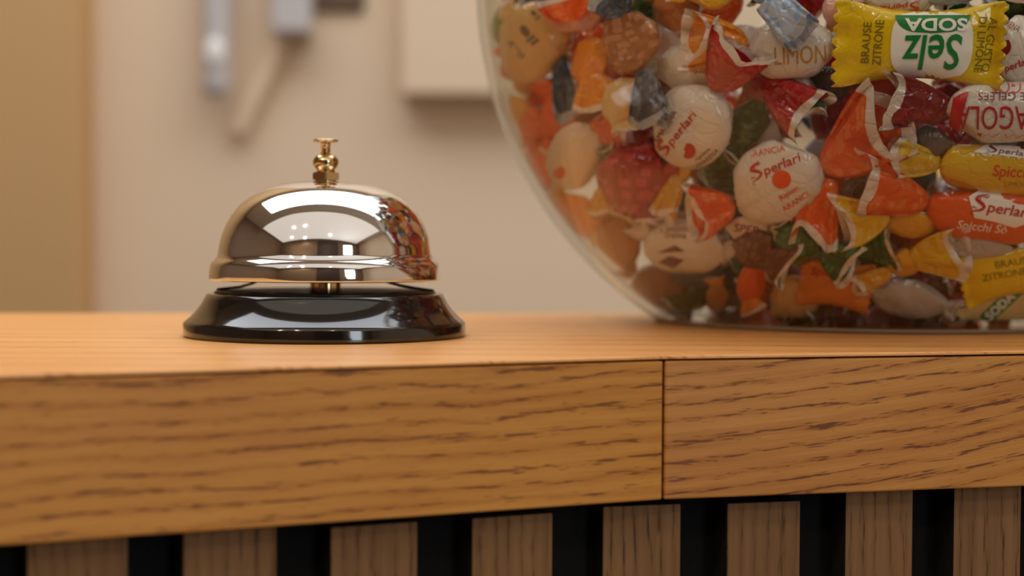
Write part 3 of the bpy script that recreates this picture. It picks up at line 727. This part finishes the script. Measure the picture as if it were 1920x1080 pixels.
candy('pink candy with orange white-edged top, cut by the frame', 1086, 36, 104, 62, 8, 'pink', inset=14, tails=[(1076, 40, 1062, -6, 130, 'orange', dict(z0=0.004, z1=0.007, open_=0.2, notch=0.04))])
candy('amber candy between slate blue ends at upper left', 1106, 118, 110, 76, 80, 'amber', inset=12, tails=[(1108, 138, 1124, 194, 90, 'amber', dict(z0=0.003, z1=0.005, open_=0.2))])
candy('cream candy under the brown checked candy', 1166, 190, 100, 74, 70, 'cream', inset=8, tails=[(1166, 222, 1172, 246, 50, 'cream', {})])
candy('olive green candy against the left glass edge', 916, 48, 92, 46, 80, 'olive', 'dots', tails=[(925, 12, 935, -12, 36, 'green', {})], inset=6)
candy('red-orange candy below the green one at left edge', 938, 128, 76, 58, 60, 'redorange', inset=8, tails=[(920, 110, 904, 92, 36, 'orange', {})])
candy('yellow candy peeking out under the pale tan one', 964, 160, 50, 46, 20, 'gold', inset=10, tails=[(984, 158, 1006, 205, 84, 'orange', dict(z0=0.003, z1=0.004, open_=0.3))])
candy('orange candy with yellow side along the left glass', 962, 222, 84, 46, -65, 'gold', inset=5, tails=[(972, 208, 1006, 290, 82, 'orange', dict(z0=0.001, z1=0.003, open_=0.3))])
candy('deep orange candy behind the pale orange-dot bonbon', 1046, 212, 120, 76, 78, 'orange', inset=14, tails=[(1040, 262, 1030, 290, 50, 'orange', {})])
candy('pale cream bonbon with orange dot, left side', 1078, 294, 130, 104, 66, 'ivory', crum=1.2, prints=[(circle_bm(), 'orangered', 1048, 325, 24, dict(wpx=22, rot=-30))], inset=7,
      tails=[(1104, 240, 1180, 246, 86, 'redorange', dict(z0=0.001, z1=0.004, open_=0.5))])
candy('bright orange candy low on the left glass', 1018, 322, 124, 60, -68, 'orange', inset=4, tails=[(1036, 366, 1052, 392, 44, 'orange', {})])
candy('amber and yellow candy on the lower left glass', 1078, 404, 118, 76, -38, 'amber', inset=5, tails=[(1052, 380, 1030, 352, 50, 'gold', {}), (1110, 430, 1128, 452, 40, 'cream', {})])
candy('yellow white-edged twist left of the crimson candy', 1142, 372, 60, 46, -70, 'cream', inset=9, tails=[(1132, 350, 1134, 396, 62, 'gold', dict(z0=0.002, z1=0.003, open_=0.2))])
candy('gold twist hanging below the cherry bonbon', 1278, 318, 60, 50, 60, 'gold', inset=12, tails=[(1272, 326, 1244, 404, 52, 'gold', dict(z0=0.001, z1=0.005, open_=0.5))])
candy('dark green candy in the gap right of the cherry bonbon', 1402, 232, 104, 84, 70, 'darkgreen', 'dots', inset=17, tails=[(1396, 276, 1376, 300, 60, 'darkgreen', {})])
candy('dark green candy in the gap above the left orange twist', 1346, 322, 110, 84, -55, 'darkgreen', 'dots', inset=18, tails=[(1320, 286, 1312, 270, 40, 'darkgreen', {})])
candy('brown candy resting on the lower left glass', 1160, 452, 112, 80, -62, 'caramel', inset=6, tails=[(1136, 410, 1122, 388, 50, 'caramel', {})])
candy('white coffee bonbon with brown lettering, low left', 1283, 463, 156, 104, -6, 'white', prints=[
    (T_('ESPRESSO'), 'brown', 1268, 431, 9, dict(rot=2, wpx=58)), (T_('crema'), 'brown', 1266, 443, 8, dict(rot=-2, wpx=40)), (poly_bm([(0, 0), (52, 4), (34, 20)]), 'brown', 1258, 467, 15, dict(wpx=52)),
    (poly_bm([(0, 6), (22, 20), (50, 12), (30, -6)]), 'brown', 1258, 492, 24, dict(wpx=50))], inset=8, tails=[(1356, 455, 1372, 480, 50, 'white', {}), (1210, 445, 1192, 420, 50, 'white', {})])
candy('white candy with red letters under the orange twist', 1402, 432, 84, 56, -8, 'white', prints=[(T_('SPER', 0.1, 0.01), 'dkred', 1400, 430, 16, dict(rot=-8, wpx=48))], inset=9, tails=[(1440, 435, 1462, 440, 40, 'white', {})])
candy('dark brown bubble-patterned candy, low centre', 1418, 470, 92, 80, -22, 'darkbrown', 'dots', inset=7, tails=[(1436, 478, 1478, 498, 90, 'darkbrown', dict(z0=0.002, z1=0.003, open_=0.2))])
candy('narrow orange candy standing near the bowl bottom', 1408, 530, 104, 52, 80, 'orange', inset=7, tails=[(1402, 562, 1414, 584, 50, 'amber', {})])
candy('dark slate candy under the white coffee bonbon', 1322, 522, 136, 34, 0, 'blue', inset=12, tails=[(1380, 528, 1398, 540, 40, 'blue', {})])
candy('small amber candy at the bowl bottom', 1344, 556, 58, 46, 80, 'caramel', inset=7, tails=[(1342, 538, 1340, 522, 36, 'amber', {})])
candy('tan candy touching the bowl bottom, centre', 1492, 563, 104, 92, 30, 'tan', inset=8, tails=[(1466, 530, 1452, 506, 50, 'cream', {})])
candy('reddish brown candy at the lower left of the bowl', 1238, 548, 132, 96, -35, 'brown', inset=6, tails=[(1190, 515, 1170, 498, 50, 'brown', {}), (1284, 578, 1305, 590, 50, 'darkbrown', {})])
candy('dark brown candy added to darken the gap at the bowl bottom, lower left', 1310, 578, 128, 50, 2, 'darkbrown', 'dots', inset=14, tails=[(1362, 582, 1384, 588, 40, 'darkbrown', {})])  # filler added to block the bright view under the candies
candy('dark brown filler candy added to darken the gap below the reddish brown one', 1212, 566, 90, 46, -36, 'darkbrown', inset=9)  # another dark filler added for the same bright gap
candy('dark green candy with white-edged end under the orange bonbon', 1500, 458, 96, 86, -15, 'green', 'dots', inset=7, tails=[(1540, 470, 1592, 500, 86, 'green', dict(z0=0.002, z1=0.004, open_=0.4)), (1480, 430, 1470, 415, 50, 'green', {})])
candy('small dark green twist beside the yellow twists', 1634, 472, 60, 52, 0, 'green', inset=11, tails=[(1630, 478, 1672, 466, 84, 'green', dict(z0=0.001, z1=0.005, open_=0.2))])
candy('yellow candy with white-edged fan left end, low right', 1712, 420, 96, 58, 4, 'gold', inset=9, tails=[(1668, 404, 1582, 420, 108, 'yellow', dict(z0=0.002, z1=0.005, open_=0.3, thick=0.18))])
candy('yellow candy with folded white corner, low right', 1694, 492, 64, 56, -12, 'gold', inset=8, tails=[(1704, 486, 1802, 474, 96, 'yellow', dict(z0=0.001, z1=0.004, open_=0.9, thick=0.18)), (1672, 510, 1612, 536, 40, 'gold', dict(open_=0.3))])
candy('clear grey empty-looking wrapper under the orange roll', 1838, 466, 124, 48, 4, 'clear', inset=8, tails=[(1790, 462, 1768, 450, 40, 'clear', {})])
packet('lower yellow fizz packet with olive lettering, right edge', 1892, 512, 176, 104, 12, yl, seal=0.12, inset=7, prints=[(T_('ZITRONE'), 'olive', 1884, 515, 13, dict(rot=10, wpx=80)), (T_('BRAUSE'), 'olive', 1900, 492, 13, dict(rot=10, wpx=66))], seed=5)
packet('orange flat packet with red letters near the bowl bottom', 1566, 535, 132, 96, -8, wrapper('orange_film', lin(238, 134, 44), None, None, 0, 0.12, 0.25, 0.3), seal=0.1, inset=7, prints=[(T_('Spicchi', 0.2, 0.01), 'red', 1552, 513, 20, dict(rot=-6, wpx=62))], seed=8)
candy('milky white candy lying on the bowl bottom, right', 1706, 560, 150, 76, -12, 'clear', crum=3.5, inset=7, tails=[(1640, 548, 1616, 540, 50, 'clear', {}), (1770, 575, 1792, 586, 50, 'clear', {})])
packet('beige fizz packet with green slanting band, bottom right', 1893, 577, 170, 96, 34, wrapper('beige_film', lin(236, 206, 140), None, None, 0, 0.12, 0.25, 0.3), seal=0.1, inset=6, prints=[
    (poly_bm([(0, 0), (84, 0), (70, 24), (10, 24)]), 'green', 1876, 574, 24, dict(rot=44, wpx=100)), (T_('SODA', 0, 0.03), 'white', 1876, 574, 17, dict(rot=44, wpx=64, lift=0.0005))], seed=9)
candy('glossy orange candy under the yellow fizz packet', 1652, 172, 92, 70, 55, 'redorange', inset=13, tails=[(1640, 210, 1626, 232, 60, 'orange', {})])
candy('grey-brown candy in the gap beside the yellow roll', 1748, 266, 76, 66, -25, 'greybrown', inset=10, tails=[(1716, 262, 1702, 250, 44, 'greybrown', {})])
candy('yellow lemon roll with red lettering at right edge', 1868, 318, 204, 94, -4, 'yellow', prints=[
    (poly_bm([(0, 0), (100, -8), (100, 24), (20, 24)]), 'white', 1882, 284, 22, dict(wpx=110, rot=-4)), (logo_bm(), 'dkred', 1890, 284, 22, dict(rot=-8, wpx=80, lift=0.0004)),
    (T_('Spicchi', 0.12, 0.01), 'orangered', 1898, 325, 28, dict(rot=-3, wpx=72)), (T_('LIMONE', 0.2), 'bronze', 1908, 346, 10, dict(rot=-3, wpx=52))],
    tails=[(1768, 304, 1688, 300, 72, 'yellow', dict(z0=0, z1=0.003, open_=0.5))], long=True, inset=9)
candy('orange citrus roll with white badge and red word at right edge', 1850, 404, 214, 98, -7, 'orange', prints=[
    (poly_bm([(0, 44), (16, 4), (56, 0), (96, -8), (130, 8), (140, 52), (110, 62), (20, 60)]), 'white', 1880, 392, 66, dict(wpx=128, rot=-6)),
    (logo_bm(), 'red', 1876, 390, 44, dict(rot=-9, wpx=106, lift=0.00045)), (T_('Spicchi Sò', 0.2, 0.01), 'white', 1842, 428, 21, dict(rot=-7, wpx=90))],
    tails=[(1746, 380, 1634, 352, 112, 'orange', dict(z0=0, z1=0.003, open_=0.3, thick=0.18))], long=True, inset=9)
candy('white candy with red dot right of the yellow fizz packet', 1906, 94, 92, 130, 0, 'white', prints=[(circle_bm(), 'dkred', 1882, 88, 34, dict(wpx=28)), (logo_bm(), 'red', 1900, 122, 30, dict(rot=20, wpx=70)), (T_('AMARENA'), 'dkred', 1888, 44, 11, dict(rot=-30, wpx=50))], inset=12)
candy('white candy with upside-down red word above the fizz packet', 1686, -4, 130, 62, -4, 'white', prints=[(logo_bm(), 'orangered', 1684, 14, 24, dict(rot=186, wpx=84))], inset=11, tails=[(1622, -6, 1596, -2, 60, 'pink', {})])
candy('ice blue candy above the fizz packet, cut by the frame', 1786, -16, 116, 56, 4, 'iceblue', inset=10, tails=[(1842, -14, 1866, -12, 50, 'iceblue', {})])
candy('brown-orange candy behind the brown checked one, top', 1268, 14, 96, 92, 30, 'caramel', inset=14, tails=[(1300, -10, 1316, -26, 50, 'caramel', {})])
candy('pale pink candy left of the fizz packet, top edge', 1580, 22, 66, 80, 70, 'pink', inset=13, tails=[(1572, 62, 1566, 84, 40, 'white', {})])
candy('white and green striped twist above the orange fold', 1500, 172, 80, 60, -50, 'white', inset=14, tails=[(1506, 172, 1520, 216, 60, 'green', dict(z0=0.004, z1=0.006, open_=0.3))])
candy('orange twist hanging right of the white orange bonbon', 1566, 330, 60, 50, 80, 'orange', inset=14, tails=[(1558, 336, 1528, 448, 86, 'orange', dict(z0=0.005, z1=0.009, open_=0.3))])
candy('mauve candy between orange fold and yellow twist', 1630, 362, 84, 60, 40, 'greybrown', 'dots', inset=16)
candy('dark purple-grey candy under the pale blue cup twist', 1552, 160, 84, 70, 0, 'grey', inset=16)
candy('white candy tucked behind the orange bonbon, centre gap', 1440, 246, 64, 60, 30, 'white', inset=21, tails=[(1460, 245, 1486, 232, 60, 'darkred', dict(z0=0.002, z1=0.003))])

# ------------------------------------------------------------------ candies further in: copies of a few kinds
front = [o for o in COL.objects if o.name.startswith('wrapped_candy')]
pts = [(o.location.copy(), 0.0115) for o in front]
protos = []
class Loc:                                  # plain axes for the kinds that get copied
    O = Vector((0, 0, 0)); ex = Vector((1, 0, 0)); ey = Vector((0, 1, 0)); ez = Vector((0, 0, 1)); k = 1
    def W(s, x, y, z): return Vector((x, y, z))
KINDS = [('orange', 'orange', 'dots', 'orange'), ('red', 'crimson', 'dots', 'red'), ('yellow', 'yellow', 'body', 'yellow'), ('green', 'darkgreen', 'dots', 'green'),
         ('brown', 'brown', 'dots', 'caramel'), ('white', 'white', 'body', 'orange'), ('cream', 'tan', 'body', 'cream'), ('pale blue', 'iceblue', 'body', 'blue'), ('dark brown', 'darkbrown', 'dots', 'darkbrown')]
def proto(word, bc, bk, tcx, seed):
    fr = Loc(); r = empty('wrapped_candy')
    tag(r, word + ' wrapped candy buried behind the front candies in the bowl', 'candy', 'buried %s candies' % word)
    v, f, u = body_mesh(fr, 0.0105, 0.0098, 0.0080, 0, 1.8, 1.8, seed=seed, clamp=False, n=20, m=12, crum=2.2); obj('wrapper_body', v, f, W(bc, bk), r, True, u)
    for i, (s, z) in enumerate(((1, 0.002), (-1, -0.001))):
        v, f, u = tail_mesh(fr, (s * 0.0098, 0), (s * 0.0185, 0.001), 0.018, 0, z, seed=seed + i, clamp=False, n=20, m=4); obj('twist_end', v, f, W(tcx, 'tail'), r, True, u)
    return r
def dup(root):
    c = root.copy(); COL.objects.link(c)
    for ch in root.children:
        d = ch.copy(); COL.objects.link(d); d.parent = c
    return c
rnd = random.Random(11); used = {}
tries = 0; placed = 0
while placed < 275 and tries < 140000:
    low = placed < 95 and tries < 60000
    tries += 1
    v = Vector((rnd.uniform(-1, 1), rnd.uniform(-1, 1), rnd.uniform(-1, 1)))
    if v.length > 1 or v.length < (0.3 if low else 0.66): continue
    P = WC + v * (RI - (0.0160 if low else 0.0195))
    if low and P.z > TOP + (0.017 if placed < 60 else 0.04): continue
    if P.y > WC.y + (0.12 if low else 0.045) or P.z < TOP + 0.0108 or P.z > WC.z + 0.06: continue
    if any((P - q).length < (0.0030 if low else 0.0075) + r for q, r in pts): continue
    i = rnd.choice((4, 4, 8, 8, 0, 1, 3)) if low else rnd.choice((0, 1, 1, 3, 3, 4, 8, 8, 2, 5, 6, 7))  # darker wrapper colours favoured to put shade into the gaps
    if i not in used: o = used[i] = proto(*KINDS[i], seed=i * 5 + 3)
    else: o = dup(used[i])
    o.scale = (0.86,) * 3 if low else (1.0,) * 3
    o.location = P; o.rotation_euler = Euler((rnd.uniform(0, 6.28), rnd.uniform(0, 6.28), rnd.uniform(0, 6.28)))
    pts.append((P, 0.0100)); placed += 1
    side = 'left' if P.x < WC.x - 0.045 else ('middle' if P.x < WC.x + 0.03 else 'right')
    lev = 'bottom' if P.z < TOP + 0.05 else ('halfway up' if P.z < TOP + 0.10 else 'upper')
    o['label'] = '%s wrapped candy buried behind the front candies, %s %s of bowl' % (KINDS[i][0], lev, side)
print('buried candies', placed)
